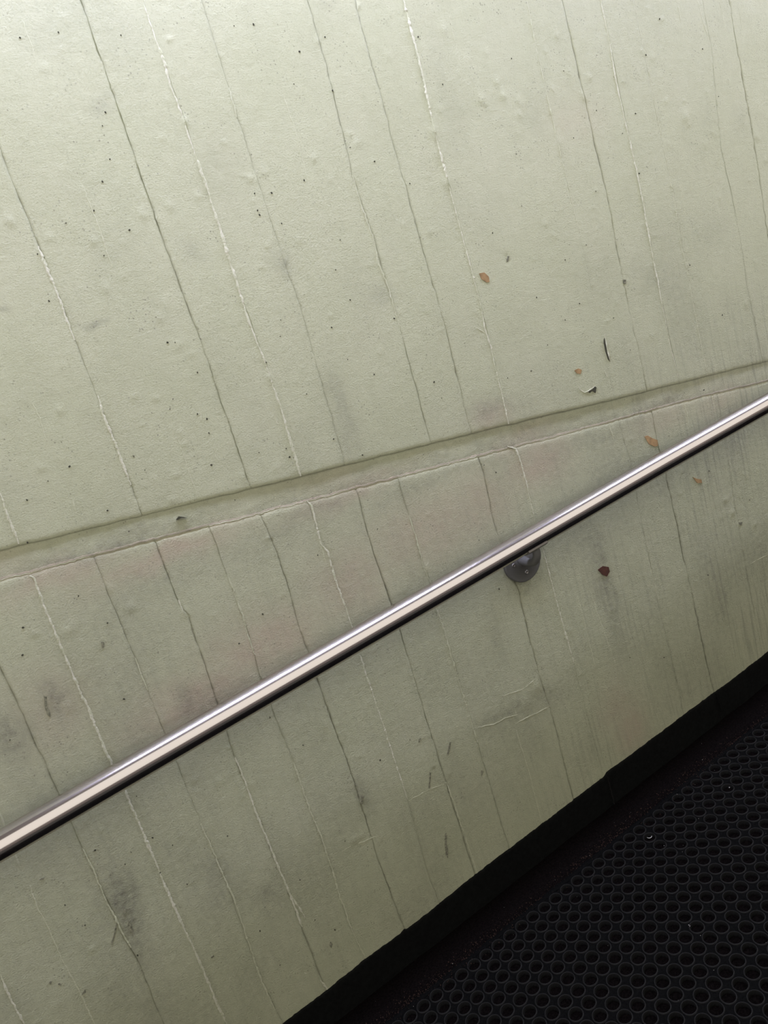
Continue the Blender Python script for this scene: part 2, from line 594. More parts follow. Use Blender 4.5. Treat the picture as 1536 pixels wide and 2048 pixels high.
# ------------------------------------------------------------------ build the wall
ZB = CAM_Z-1.452-.16
wall = box('wall_back', (XL, G_DEPTH+.012, ZB-.2), (XR, .26, ZTOP+.2), M_CORE)
tag(wall, 'pale sage green painted concrete wall with vertical board marks', 'wall', kind='structure')


def cross_cols(w, step):
    e = [0, .0011, .0024, .0042, .0068]
    if w < .02:
        return np.linspace(0, w, 7)
    n = max(2, int(round((w-.0136)/step)))
    mid = np.linspace(.0068, w-.0068, n+1)[1:-1]
    return np.concatenate([e, mid, [w-x for x in e[::-1]]])


def edge_profile(j, d):
    """(height change, darkening) close to a joint, d = distance into the strip"""
    if j is None:
        return 0*d, 0*d
    if j.kind == 'dark':
        return -j.depth*np.exp(-(d/.0022)**2), .40*np.exp(-(d/.0026)**2)
    if j.kind == 'step':
        return -.0015*np.exp(-(d/.0020)**2), .30*np.exp(-(d/.0030)**2)
    if j.kind == 'faint':
        return -.0007*np.exp(-(d/.0022)**2), .20*np.exp(-(d/.0035)**2)
    return 0*d, .05*np.exp(-(d/.006)**2)


def build_strips(J, OFF, upper):
    for k in range(len(J)+1):
        jl = J[k-1] if k > 0 else None
        jr = J[k] if k < len(J) else None
        zr = CAM_Z+.2 if upper else CAM_Z-.7
        xc0 = float(jl.at(zr)) if jl else XL
        xc1 = float(jr.at(zr)) if jr else XR
        vis = xc1 > -.5 and xc0 < 2.3
        step = .0042 if vis else .02
        dz = .0034 if vis else .02
        if upper:
            ztop_v = CAM_Z+.78
            nz = int(1.15/dz)
            t = np.concatenate([np.linspace(0, 1, nz), 1+np.linspace(.1, 1, 8)])   # 1..2 = out of frame, coarse
        else:
            nz = int(1.30/dz)
            t = np.linspace(0, 1, nz)
        # left / right edges depend on z, z range depends on x: iterate with a per-column z range
        w = max(.012, xc1-xc0)
        cols = cross_cols(w, step)/w
        T, Cc = np.meshgrid(t, cols, indexing='ij')
        Xg = xc0+Cc*(xc1-xc0)
        for it in range(2):
            if upper:
                zb = g_top(Xg)
                Z = np.where(T <= 1, zb+T*(ztop_v-zb), ztop_v+(T-1)*(ZTOP-ztop_v))
            else:
                zt = g_bot(Xg)
                Z = zt+T*(ZB-zt)
            a = jl.at(Z) if jl else np.full_like(Z, XL)
            b = jr.at(Z) if jr else np.full_like(Z, XR)
            b = np.maximum(b, a+.006)
            Xg = a+Cc*(b-a)
        X = Xg
        h = relief(X, Z)
        h = add_blisters(X, Z, h)
        h = h+OFF[k]
        e1, d1 = edge_profile(jl, X-a)
        e2, d2 = edge_profile(jr, b-X)
        brk = np.clip(.65+.6*vnoise(Z*9, X*0+k*3.3, 71)+.55*vnoise(Z*55, X*0+k*5.1, 73), .06, 1.3)
        h = h+(e1+e2)*brk
        # rounded arris next to the groove
        gd = (Z-g_top(X)) if upper else (g_bot(X)-Z)
        h = h-(.0022 if upper else .0030)*np.exp(-np.clip(gd, 0, 1)/.0035)
        st = stains(X, Z, (d1+d2)*brk)
        P = np.stack([X, -h, Z], -1)
        # fold the arris back into the groove and the side edges back into the wall
        yb = G_DEPTH+.004
        first = P[:1].copy()
        first[..., 1] = yb
        if not upper:
            first[..., 2] += .0075
            mid1 = P[:1].copy()
            mid1[..., 1] = .0012
            mid1[..., 2] += .0022
            P = np.concatenate([first, mid1, P], 0)
            st = np.concatenate([st[:1], st[:1], st], 0)
            st[:3, :, 1] = np.maximum(st[:3, :, 1], .75)
            st[:2, :, 0] = np.maximum(st[:2, :, 0], .32)
        else:
            P = np.concatenate([first, P], 0)
            st = np.concatenate([st[:1], st], 0)
        lft = P[:, :1].copy()
        lft[..., 1] = np.maximum(lft[..., 1], yb-.004)
        rgt = P[:, -1:].copy()
        rgt[..., 1] = np.maximum(rgt[..., 1], yb-.004)
        P = np.concatenate([lft, P, rgt], 1)
        st = np.concatenate([st[:, :1], st, st[:, -1:]], 1)
        if not upper:
            P = P[::-1]
            st = st[::-1]
        grid_obj('concrete_board_strip', P, M_WALL, wall, st)


build_strips(JU, OFF_U, True)
build_strips(JL, OFF_L, False)

# recessed groove between the two pours
gx = np.arange(XL, XR, .0045)
gv = np.linspace(0, 1, 16)
GX, GV = np.meshgrid(gx, gv, indexing='xy')
zt = g_top(GX)+.006
zb = g_bot(GX)-.004
GZ = zb+GV*(zt-zb)
gh = G_DEPTH+.0004*fbm(GX*30, GZ*60, 131, 2)-.0002*fbm(GX*130, GZ*140, 135, 2)
gst = stains(GX, GZ, .10+.16*np.exp(-((GV-.12)/.12)**2)+.05*fbm(GX*14, GZ*40, 139, 2))
gst[..., 1] = np.maximum(gst[..., 1], .25*np.clip(vnoise(GX*6, GZ*0, 141), 0, 1))
grid_obj('recessed_groove_band', np.stack([GX, gh, GZ], -1), M_WALL, wall, gst)


# ------------------------------------------------------------------ raised fins along the joints
def ridge(name, pts, mat, width=.0026, height=.0016, seed=0, dz=.0018, rag=1.0):
    """pts: (x, y, strength) in photo pixels on the wall"""
    W_ = np.array([(*on_wall(x, y), s) for x, y, s in pts])
    seg = np.hypot(np.diff(W_[:, 0]), np.diff(W_[:, 1]))
    L_ = np.concatenate([[0], np.cumsum(seg)])
    n = max(4, int(L_[-1]/dz))
    t = np.linspace(0, L_[-1], n)
    X = np.interp(t, L_, W_[:, 0])
    Z = np.interp(t, L_, W_[:, 1])
    S = np.interp(t, L_, W_[:, 2])
    dX = np.gradient(X)
    dZ = np.gradient(Z)
    ln = np.hypot(dX, dZ)+1e-9
    nx, nz = dZ/ln, -dX/ln
    off = .0011*vnoise(t*26, t*0, seed)+.0009*rag*vnoise(t*120, t*0, seed+1)+.0004*vnoise(t*330, t*0, seed+9)
    X = X+nx*off
    Z = Z+nz*off
    S = S*np.clip(.78+.80*vnoise(t*75, t*0, seed+2)*rag+.40*rag*vnoise(t*17, t*0, seed+3), .03, 1.7)
    end = np.clip(np.minimum(t, L_[-1]-t)/.016, .05, 1)
    S = S*end
    prof = [(-1.25, -.45), (-.75, .45), (-.15, 1.0), (.45, .75), (1.2, -.45)]
    P = np.zeros((n, len(prof), 3))
    y = surf(X, Z)
    for i, (q, hh) in enumerate(prof):
        ww = width*(.45+.55*np.clip(S, 0, 1.3))*(1+.40*vnoise(t*190, t*0+i*7.7, seed+5)+.35*vnoise(t*420, t*0+i*3.3, seed+6))
        P[:, i, 0] = X+nx*q*ww
        P[:, i, 2] = Z+nz*q*ww
        P[:, i, 1] = y-(height*S*hh if hh > 0 else -.0009)
    return grid_obj(name, P[:, ::-1], mat, wall)


RIDGES = [
    [(0, 985, .6), (12, 1020, .9), (37, 1088, .8)],
    [(65, 805, .5), (80, 840, .7), (92, 880, .4)],
    [(142, 995, .3), (154, 1028, .4)],
    [(77, 492, .6), (90, 525, 1.1), (108, 570, .9), (120, 600, .5), (133, 640, .4), (150, 680, .4)],
    [(195, 790, .4), (207, 830, .9), (225, 875, 1.0), (240, 915, .8), (262, 970, .3)],
    [(45, 40, .5), (56, 72, .7), (68, 108, .4)],
    [(165, 370, .25), (187, 430, .35), (203, 470, .5), (214, 505, .55), (225, 535, .4)],
    [(340, 845, .25), (358, 885, .45), (369, 920, .35), (395, 995, .25)],
    [(286, 0, 1.1), (300, 45, 1.1), (328, 120, 1.2), (344, 178, 1.1), (360, 220, .9), (370, 242, 1.2), (378, 275, 1.0), (407, 355, 1.1), (440, 455, 1.2), (458, 520, 1.1), (485, 600, 1.1), (500, 650, 1.0), (530, 720, 1.1), (555, 800, 1.0), (575, 860, 1.1), (602, 952, 1.0)],
    [(457, 175, .4), (466, 205, .7), (475, 235, .5)],
    [(567, 190, .3), (590, 260, .3), (620, 375, .25)],
    [(705, 350, .3), (725, 420, .6), (750, 485, .8), (757, 530, .7), (767, 550, .9), (778, 580, .6), (800, 660, .3)],
    [(808, 0, .8), (830, 85, .9), (850, 170, .8), (868, 255, 1.2), (880, 300, .8), (903, 385, 1.0), (925, 470, .9), (945, 545, .8), (960, 600, .7), (970, 655, 1.0), (983, 695, .9), (1000, 770, .8), (1018, 848, .9)],
    [(950, 655, .4), (962, 660, .7), (972, 668, .5)],
    [(1053, 0, .6), (1073, 100, .7), (1093, 185, .7), (1103, 230, .8), (1118, 295, .6), (1140, 385, .5), (1150, 430, .4), (1158, 465, .3)],
    [(898, 30, .25), (918, 120, .25)],
    [(1202, 0, .8), (1217, 75, .8), (1230, 150, .9), (1248, 230, .9), (1265, 305, 1.0), (1280, 375, .8), (1300, 480, .7), (1323, 600, .7), (1340, 690, .4), (1358, 760, .5)],
    [(1268, 10, .6), (1290, 110, .5), (1312, 220, .4), (1335, 330, .7), (1350, 410, .8), (1360, 480, .6), (1372, 530, .7), (1385, 600, .6), (1400, 680, .5), (1415, 750, .6)],
    [(1353, 0, .5), (1360, 35, .6), (1368, 80, .4)],
    [(1395, 0, .3), (1405, 40, .35), (1418, 80, .3)],
    [(1438, 0, .4), (1450, 55, .4)],
    [(1360, 370, .3), (1370, 430, .25)],
    [(1478, 20, .3), (1485, 60, .4)],
    # lower pour
    [(58, 1152, .7), (67, 1156, 1.0), (85, 1205, 1.0), (110, 1265, .9), (140, 1335, 1.0), (160, 1385, 1.0), (176, 1415, 1.1), (195, 1460, 1.0), (210, 1500, 1.2), (226, 1530, 1.0), (250, 1580, 1.0), (285, 1665, 1.1), (320, 1745, 1.1), (345, 1805, 1.0), (372, 1865, .9), (400, 1925, 1.0), (425, 1985, .9), (453, 2048, .9)],
    [(0, 1950, .9), (20, 1995, 1.0), (48, 2048, .9)],
    [(-10, 1600, .5), (32, 1715, .7), (44, 1740, .4)],
    [(60, 1770, .3), (75, 1815, .4), (100, 1860, .45), (125, 1920, .5), (150, 1965, .6), (170, 2005, .6), (190, 2048, .6)],
    [(165, 1695, .3), (185, 1735, .4), (215, 1805, .5), (240, 1855, .5), (262, 1895, .4)],
    [(255, 1200, .5), (268, 1222, .7)],
    [(270, 1315, .3), (295, 1380, .4)],
    [(400, 1645, .4), (413, 1672, .6), (425, 1700, .4), (455, 1770, .6), (468, 1800, .5), (485, 1850, .5), (505, 1910, .6), (520, 1955, .5), (535, 1985, .8), (550, 2020, .4)],
    [(357, 1200, .6), (365, 1220, 1.0), (378, 1233, .8)],
    [(470, 1515, .8), (485, 1550, .7), (510, 1620, .7), (535, 1680, .7), (555, 1730, .9), (575, 1775, 1.2), (590, 1815, 1.3), (604, 1854, 1.0)],
    [(582, 1790, .5), (598, 1815, .8), (610, 1835, .6)],
    [(455, 1150, .5), (470, 1190, .4), (485, 1230, .6), (495, 1265, .5), (510, 1310, .3)],
    [(587, 1525, .7), (600, 1560, .6), (620, 1620, .5), (640, 1665, .4), (655, 1712, .7), (668, 1750, .6), (678, 1785, .6), (700, 1850, .6), (718, 1890, .5), (732, 1918, .6)],
    [(612, 1002, .7), (622, 1012, 1.0), (635, 1060, .8), (642, 1090, .9), (655, 1105, 1.0), (668, 1150, .8), (682, 1190, .9), (704, 1256, .8)],
    [(636, 1080, .4), (645, 1100, .6), (652, 1130, .3)],
    [(720, 1310, .8), (732, 1350, .8), (747, 1395, .9), (768, 1455, .7), (785, 1505, .7), (798, 1550, .7), (815, 1600, .6)],
    [(818, 1030, .3), (835, 1085, .4), (848, 1135, .5), (862, 1165, .5), (875, 1220, .6), (890, 1265, .5), (903, 1310, .5), (920, 1370, .4), (938, 1425, .4), (955, 1485, .3)],
    [(893, 1565, .6), (908, 1605, .6), (923, 1650, .6), (940, 1700, .6), (955, 1748, .5)],
    [(1015, 893, .5), (1031, 898, .8), (1042, 925, .8), (1053, 965, .7), (1070, 1040, .7)],
    [(1085, 1095, .7), (1092, 1120, .7), (1113, 1200, .8), (1130, 1260, .6), (1148, 1325, .6)],
    [(1033, 1460, .3), (1043, 1495, .4), (1053, 1525, .6), (1067, 1580, .5), (1082, 1642, .5)],
    [(1218, 850, .4), (1228, 880, .3)],
    [(1368, 808, .6), (1374, 825, .6), (1379, 848, .3)],
    [(1424, 790, .4), (1432, 815, .35)],
    [(1290, 1100, .3), (1305, 1150, .35), (1318, 1200, .25)],
    [(1155, 1190, .3), (1175, 1270, .3), (1190, 1330, .25)],
    [(1180, 1180, .3), (1210, 1270, .35), (1232, 1330, .3)],
    # cross marks of board ends
    [(813, 1606, .3), (830, 1595, .6), (858, 1580, .5), (893, 1565, .6)],
    [(682, 1704, .3), (700, 1693, .6), (735, 1680, .5), (770, 1668, .35)],
    [(1008, 1392, .3), (1045, 1378, .5), (1066, 1362, .8), (1080, 1365, .5)],
    [(1030, 1448, .5), (1060, 1433, .7), (1100, 1412, .5)],
    [(955, 1455, .35), (985, 1450, .5), (1010, 1436, .6), (1035, 1430, .4)],
    [(1500, 1128, .4), (1520, 1118, .5), (1536, 1110, .4)],
    [(640, 1960, .6), (648, 1970, 1.0), (656, 1980, .8)],
    [(608, 1945, .6), (615, 1946, .8)],
    [(398, 815, .3), (402, 840, .5), (408, 855, .3)],
    [(552, 838, .5), (556, 850, .6), (560, 862, .3)],
]
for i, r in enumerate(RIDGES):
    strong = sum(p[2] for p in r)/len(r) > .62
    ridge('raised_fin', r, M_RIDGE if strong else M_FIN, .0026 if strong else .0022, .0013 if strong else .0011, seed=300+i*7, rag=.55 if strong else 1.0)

# crumbling edge along the lower lip of the groove
lip = []
for a in range(0, 1537, 24):
    # follow the lip of the groove in wall coordinates
    X = -.30+a/1536*2.45
    lip.append(X)
lx = np.arange(-.5, 2.3, .0022)
lz = g_bot(lx)+.0003
amp = np.clip(.35+.75*vnoise(lx*11, lx*0, 151)+.45*vnoise(lx*70, lx*0, 153), .0, 1.5)
prof = [(-.0020, .0010), (-.0010, .0001), (.0000, -.0007), (.0009, -.0002), (.0016, .0030)]
P = np.zeros((len(lx), len(prof), 3))
ys = surf(lx, lz-.004)
for i, (dzp, dy) in enumerate(prof):
    P[:, i, 0] = lx
    P[:, i, 2] = lz+dzp*(.5+.6*amp)+.0009*vnoise(lx*210, lx*0+i*3, 157)
    P[:, i, 1] = ys+.0022+(dy if dy > 0 else dy*(.4+1.1*amp))
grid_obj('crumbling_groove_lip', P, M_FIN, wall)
amp2 = np.clip(vnoise(lx*9, lx*0, 161)*1.2+.25+.5*vnoise(lx*55, lx*0, 163), 0, 1.3)
P2 = np.zeros((len(lx), 4, 3))
for i, (dzp, dy) in enumerate([(.0012, .0030), (.0028, .0012), (.0046, .0030), (.0064, .0075)]):
    P2[:, i, 0] = lx
    P2[:, i, 2] = lz+dzp*(.75+.4*vnoise(lx*80, lx*0+i*9, 165))
    P2[:, i, 1] = .0005+dy+.0022*(1-amp2)+.0006*vnoise(lx*190, lx*0+i*5, 167)
grid_obj('dirty_groove_ledge', P2, M_DIRTY, wall)


# ------------------------------------------------------------------ patches: chipped paint, peeling, scuffs, pinholes
def patch(name, outline, mat, lift=.0004, parent=wall, rough=.0006, seed=0, n=3):
    """small irregular flake outline given in photo pixels, laid on the wall surface with real thickness"""
    W_ = [on_wall(x, y) for x, y in outline]
    pts = []
    for i, (a, c) in enumerate(W_):
        a2, c2 = W_[(i+1) % len(W_)]
        for k in range(n):
            t = k/n
            j = rough*vnoise(np.array([i*3.1+k*1.7]), np.array([seed*1.3]), seed)[0]
            pts.append((a+(a2-a)*t+j, c+(c2-c)*t-j*.7))
    X = np.array([p[0] for p in pts])
    Z = np.array([p[1] for p in pts])
    cx, cz = X.mean(), Z.mean()
    y = surf(X, Z)
    yc = float(np.min(y))
    N = len(pts)
    vs = [(X[i], yc-lift, Z[i]) for i in range(N)]+[(X[i], y[i]+.003, Z[i]) for i in range(N)]+[(cx, yc-lift-.0001, cz)]
    # face orientation towards the viewer (-y)
    area = sum(X[i]*Z[(i+1) % N]-X[(i+1) % N]*Z[i] for i in range(N))
    fs = []
    for i in range(N):
        j = (i+1) % N
        f1, f2 = (i, j, 2*N), (i, i+N, j+N, j)
        if area < 0:
            f1, f2 = f1[::-1], f2[::-1]
        fs += [f1, f2]
    return mesh_obj(name, vs, fs, mat, parent, smooth=False)


chips = [
    ('tan bare chip in the upper wall', [(958, 547), (968, 545), (977, 553), (979, 564), (973, 565), (962, 558)], M_TAN),
    ('tan bare chip above the handrail', [(1289, 873), (1295, 871), (1306, 877), (1315, 880), (1316, 892), (1309, 893), (1298, 888)], M_TAN),
    ('small tan bare chip near the groove', [(1148, 741), (1156, 737), (1163, 740), (1160, 748), (1153, 747)], M_TAN),
    ('small tan bare chip below the handrail', [(1385, 954), (1392, 957), (1402, 959), (1404, 966), (1394, 966)], M_TAN),
    ('dark red bare chip beside the bracket', [(1195, 1139), (1205, 1132), (1217, 1134), (1219, 1143), (1213, 1153), (1204, 1149)], M_RUST),
]
for i, (lab, ol, mt) in enumerate(chips):
    o = patch('paint_chip', ol, mt, lift=.0009, seed=i+3)
    o['label'] = lab

# peeling paint: dark slit with a curled lip
slit = patch('peeling_slit', [(1208, 676), (1211, 690), (1213, 706), (1219, 723), (1215, 718), (1210, 702), (1207, 686)], M_PIT, lift=.0009, seed=21)
slit['label'] = 'dark slit where the paint peels'
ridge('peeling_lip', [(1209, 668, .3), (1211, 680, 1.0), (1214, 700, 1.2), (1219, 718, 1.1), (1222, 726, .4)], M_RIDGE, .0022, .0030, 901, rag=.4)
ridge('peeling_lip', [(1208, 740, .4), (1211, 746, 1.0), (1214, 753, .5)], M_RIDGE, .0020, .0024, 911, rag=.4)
hole = patch('peeling_slit', [(1175, 783), (1184, 779), (1189, 773), (1192, 775), (1190, 786), (1184, 782), (1179, 786)], M_PIT, lift=.0010, seed=23)
hole['label'] = 'dark torn hole in the paint film'
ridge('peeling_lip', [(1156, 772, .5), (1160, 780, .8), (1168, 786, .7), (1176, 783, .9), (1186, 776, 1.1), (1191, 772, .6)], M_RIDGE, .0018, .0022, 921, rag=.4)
patch('peeling_slit', [(352, 1040), (358, 1035), (367, 1036), (374, 1036), (366, 1034), (358, 1033)], M_PIT, lift=.0012, seed=29)

SCUFFS = [
    [(891, 1668), (894, 1671), (893, 1685), (896, 1700), (896, 1717), (892, 1710), (890, 1690)],
    [(890, 1668), (893, 1666), (892, 1680), (889, 1680)],
    [(859, 1544), (862, 1546), (861, 1560), (860, 1577), (857, 1576), (859, 1560)],
    [(838, 1478), (842, 1476), (840, 1484), (837, 1485)], [(899, 1484), (902, 1484), (900, 1498), (896, 1512), (895, 1506)],
    [(963, 1540), (967, 1543), (964, 1553), (962, 1549)],
    [(88, 1392), (93, 1393), (92, 1410), (100, 1425), (101, 1434), (94, 1428), (89, 1410)],
    [(202, 1283), (208, 1284), (209, 1293), (204, 1297)],
    [(232, 1846), (234, 1850), (229, 1872), (224, 1890), (222, 1886), (229, 1864)],
    [(257, 1842), (262, 1848), (266, 1862), (262, 1864), (256, 1852)],
    [(248, 1818), (252, 1820), (250, 1832), (247, 1830)], [(421, 1913), (427, 1909), (428, 1912), (423, 1916)],
    [(661, 1883), (665, 1888), (663, 1896), (659, 1890)], [(1247, 559), (1252, 560), (1251, 568), (1247, 566)],
    [(82, 1756), (89, 1754), (87, 1759), (78, 1759)], [(118, 1966), (123, 1968), (121, 1972), (116, 1969)],
    [(98, 1964), (103, 1962), (101, 1969)], [(260, 1702), (264, 1703), (262, 1706)],
    [(162, 1990), (172, 1984), (170, 1978)], [(1478, 1045), (1485, 1044), (1483, 1051), (1479, 1050)],
    [(1016, 512), (1018, 514), (1016, 524), (1013, 522)], [(722, 1590), (727, 1592), (725, 1608), (720, 1606)],
    [(538, 1432), (541, 1434), (539, 1438)], [(265, 910), (270, 912), (267, 915)],
]
for i, ol in enumerate(SCUFFS):
    patch('dark_scuff', ol, M_SCUFF, lift=.0007, seed=40+i)

PITS = [(40, 75), (117, 64), (242, 70), (507, 49), (468, 52), (650, 74), (599, 103), (588, 168), (665, 181), (211, 224), (205, 251), (220, 318), (205, 363), (188, 421),
        (259, 460), (132, 446), (75, 508), (208, 511), (509, 387), (543, 386), (515, 421), (519, 430), (563, 447), (608, 361), (700, 295), (671, 540), (749, 323), (836, 74),
        (885, 169), (1127, 142), (1023, 117), (1147, 276), (1193, 221), (1271, 227), (1245, 267), (1319, 38), (1292, 110), (1033, 308), (820, 367), (985, 466), (1043, 412),
        (1191, 383), (1278, 347), (1172, 490), (1405, 98), (1437, 193), (98, 602), (335, 685), (350, 685), (561, 640), (560, 673), (395, 745), (346, 798), (340, 818),
        (395, 828), (414, 838), (418, 866), (532, 725), (663, 655), (695, 719), (748, 749), (613, 788), (667, 878), (139, 933), (96, 962), (54, 1000), (215, 1021), (258, 1063),
        (572, 897), (579, 914), (423, 930), (518, 905), (725, 910), (868, 764), (1015, 756), (1062, 742), (883, 796), (1227, 636), (1073, 595), (1159, 607), (788, 637),
        (755, 1058), (635, 1110), (525, 1228), (478, 1287), (215, 1246), (157, 1192), (248, 1398), (540, 1435), (273, 1592), (305, 1675), (250, 1728), (455, 1672), (690, 1682),
        (320, 1745), (374, 1768), (968, 930), (992, 945), (958, 1080), (998, 1178), (1338, 872), (1418, 942), (1408, 780), (1500, 1000), (1416, 1150), (1260, 1315), (1328, 1315),
        (606, 1490), (345, 1690), (190, 1700), (130, 1810), (170, 1850), (275, 1910), (600, 1760), (520, 1862), (560, 1930), (670, 1860), (630, 1840), (820, 1480), (760, 1520),
        (20, 1480), (45, 1310), (46, 1255), (55, 1085), (290, 940), (470, 1000), (1095, 690), (1130, 520), (1380, 530), (1445, 630), (1130, 640), (1260, 700), (700, 600), (680, 480)]
pv, pf = [], []
rp = random.Random(9)
for (x, y) in PITS:
    X, Z = on_wall(x, y)
    y0 = float(surf(X, Z)[0])-.0009
    r = rp.uniform(.0008, .0017)
    base = len(pv)
    k = 8
    for ring_r, dy in ((1.25, .0012), (1.0, -.0001), (.8, .0)):
        for i in range(k):
            a = i/k*2*math.pi
            q = r*ring_r*(1+.2*math.sin(a*2+x))
            pv.append((X+q*math.cos(a), y0+dy, Z+q*1.15*math.sin(a)))
    for s in range(2):
        for i in range(k):
            j = (i+1) % k
            pf.append((base+s*k+i, base+s*k+j, base+(s+1)*k+j, base+(s+1)*k+i))
    pf.append(tuple(base+2*k+i for i in range(k)))
o = mesh_obj('pinholes', pv, pf, M_PIT, wall)
tag(o, kind='stuff')

# ------------------------------------------------------------------ black painted base band
BASE_EDGE = [(564, 2047), (640, 1990), (700, 1942), (722, 1924), (760, 1896), (800, 1866), (806, 1858), (814, 1857), (880, 1806), (950, 1750), (1018, 1697), (1100, 1635), (1180, 1574), (1205, 1556),
             (1213, 1544), (1300, 1480), (1360, 1435), (1428, 1385), (1460, 1362), (1533, 1305)]
bw = np.array([on_wall(x, y) for x, y in BASE_EDGE])
bx = np.arange(XL, XR, .0035)
slope_l = (bw[2, 1]-bw[0, 1])/(bw[2, 0]-bw[0, 0])
bz = np.interp(bx, bw[:, 0], bw[:, 1])
bz = np.where(bx < bw[0, 0], bw[0, 1]+TR*(bx-bw[0, 0]), bz)
bz = np.where(bx > bw[-1, 0], bw[-1, 1]+TR*(bx-bw[-1, 0]), bz)
bz = bz+.0010*vnoise(bx*60, bx*0, 171)+.0009*vnoise(bx*170, bx*0, 173)
tv = np.array([0, .02, .1, .2, .3, .4, .5, .6, .7, .8, .9, 1.0])
P = np.zeros((len(bx), len(tv)+1, 3))
zbase = floor_z(bx)-.02
for i, t in enumerate(tv):
    zz = bz+(zbase-bz)*t
    P[:, i+1, 0] = bx
    P[:, i+1, 2] = zz
    P[:, i+1, 1] = -.0042-.0010*fbm(bx*16, zz*22, 175, 3)+.0008*(t == 0)
P[:, 0] = P[:, 1]
P[:, 0, 1] = .006
base = grid_obj('baseboard_back', P[:, ::-1], M_BLACK)
tag(base, 'black painted strip along the foot of the green wall', 'baseboard', kind='structure')


def base_seam(x0, y0, x1, y1, w, h, mat):
    n = 14
    v = []
    for i in range(n):
        t = i/(n-1)
        X, Z = on_wall(x0+(x1-x0)*t, y0+(y1-y0)*t)
        j = .0008*math.sin(i*1.9)
        for q, hh in ((-w, .001), (0, -h), (w, .001)):
            v.append((X+q+j, -.0058+hh, Z))
    f = [(3*i+k, 3*i+k+1, 3*i+k+4, 3*i+k+3) for i in range(n-1) for k in range(2)]
    return mesh_obj('raised_seam', v, f, mat, base)


base_seam(1212, 1550, 1226, 1606, .0022, .0022, M_RUBBER)
base_seam(1428, 1386, 1440, 1422, .0020, .0016, M_BLACK)

# ------------------------------------------------------------------ floor
fx = np.linspace(XL, XR+1.5, 160)
fy = np.concatenate([np.linspace(.03, -.3, 60), np.linspace(-.35, -7.0, 40)])
FX, FY = np.meshgrid(fx, fy, indexing='xy')
FZ = floor_z(FX)+.0012*fbm(FX*20, FY*20, 181, 3)
floor = grid_obj('floor', np.stack([FX, FY, FZ], -1)[::-1], M_FLOOR)
tag(floor, 'grimy black sloping ramp floor beside the wall', 'floor', kind='structure')

# ------------------------------------------------------------------ perforated rubber mat
PITCH_U, PITCH_V, SHEAR = .03543, .03587, -.0024
U0 = 1.4515
V0 = 1.5-1.3675                         # distance of the first row of holes from the wall
ca, sa = math.cos(RAMP), math.sin(RAMP)


def mat_pt(u, v, h):
    """u along the ramp, v away from the wall, h above the mat plane"""
    return np.array([u*ca-h*sa, -v, u*sa+h*ca])


mat_root = empty('rubber_ring_mat', tuple(mat_pt(U0, V0+.4, -.012)))
tag(mat_root, 'black rubber mat with rows of round drainage holes on the ramp', 'mat')
NJ = 30
K0, K1 = -30, 52
SEG = 20
R_IN, R_OUT = .0143, .0163
WEB_H = -.0026
cells = []
for j in range(NJ):
    for k in range(K0, K1):
        cells.append((U0-k*PITCH_U+j*SHEAR, V0+j*PITCH_V))
# web: square cell with a round hole
wv, wf = [], []
for (u, v) in cells:
    b0 = len(wv)
    for i in range(SEG):
        a = (i+.5)/SEG*2*math.pi
        c, s = math.cos(a), math.sin(a)
        m_ = max(abs(c), abs(s))
        dish = -.0016
        wv.append(mat_pt(u+PITCH_U*.5*c/m_+SHEAR*.5*s/m_, v+PITCH_V*.5*s/m_, WEB_H+(dish if m_ < .85 else 0)))
    for i in range(SEG):
        a = (i+.5)/SEG*2*math.pi
        wv.append(mat_pt(u+R_OUT*.97*math.cos(a), v+R_OUT*.97*math.sin(a), WEB_H))
    for i in range(SEG):
        n = (i+1) % SEG
        wf.append((b0+i, b0+SEG+i, b0+SEG+n, b0+n))
web = mesh_obj('web_sheet', wv, wf, M_WEB, mat_root)
# bevelled edge strip towards the wall
ev, ef = [], []
eu = np.arange(U0-K1*PITCH_U, U0-K0*PITCH_U, .006)
for i, u in enumerate(eu):
    w_ = .0030*float(vnoise(np.array([u*9.]), np.array([0.]), 191)[0])+.0016*float(vnoise(np.array([u*60.]), np.array([0.]), 193)[0])
    vin = V0-PITCH_V*.5
    for q, h in ((vin+.001, WEB_H), (vin-.006+w_*.3, WEB_H+.0004), (vin-.013+w_, WEB_H-.001), (vin-.020+w_, -.0105), (vin-.0215+w_, -.0135)):
        ev.append(mat_pt(u, q, h))
    if i:
        for s in range(4):
            a = (i-1)*5+s
            ef.append((a, a+1, a+6, a+5))
mesh_obj('edge_strip', ev, ef, M_WEB, mat_root)
# ring profile (radius, height)
RP = [(R_OUT+.0006, WEB_H-.0002), (R_OUT-.0003, -.0004), (R_OUT-.0011, 0.0), (R_IN+.0004, -.0002), (R_IN, -.0012), (R_IN-.0004, -.0118)]


def ring_geo(u, v, h0=0.0):
    vs, fs = [], []
    for (r, h) in RP:
        for i in range(SEG):
            a = i/SEG*2*math.pi
            vs.append((u+r*math.cos(a), v+r*math.sin(a), h+h0))
    for s in range(len(RP)-1):
        for i in range(SEG):
            n = (i+1) % SEG
            fs.append((s*SEG+i, (s+1)*SEG+i, (s+1)*SEG+n, s*SEG+n))
    return vs, fs


def project(p):
    d = np.asarray(p)-CAM
    z = d@fw
    return 768+FPX*(d@rt)/z, 1024-FPX*(d@up)/z, z


order = []
for c in cells:
    p = mat_pt(c[0], c[1], 0)
    x, y, z = project(p)
    inside = -10 < x < 1546 and -10 < y < 2058 and z > 0
    order.append((0 if inside else 1, z, c))
order.sort(key=lambda t: (t[0], t[1]))
single = [t[2] for t in order[:300]]
rest = [t[2] for t in order[300:]]
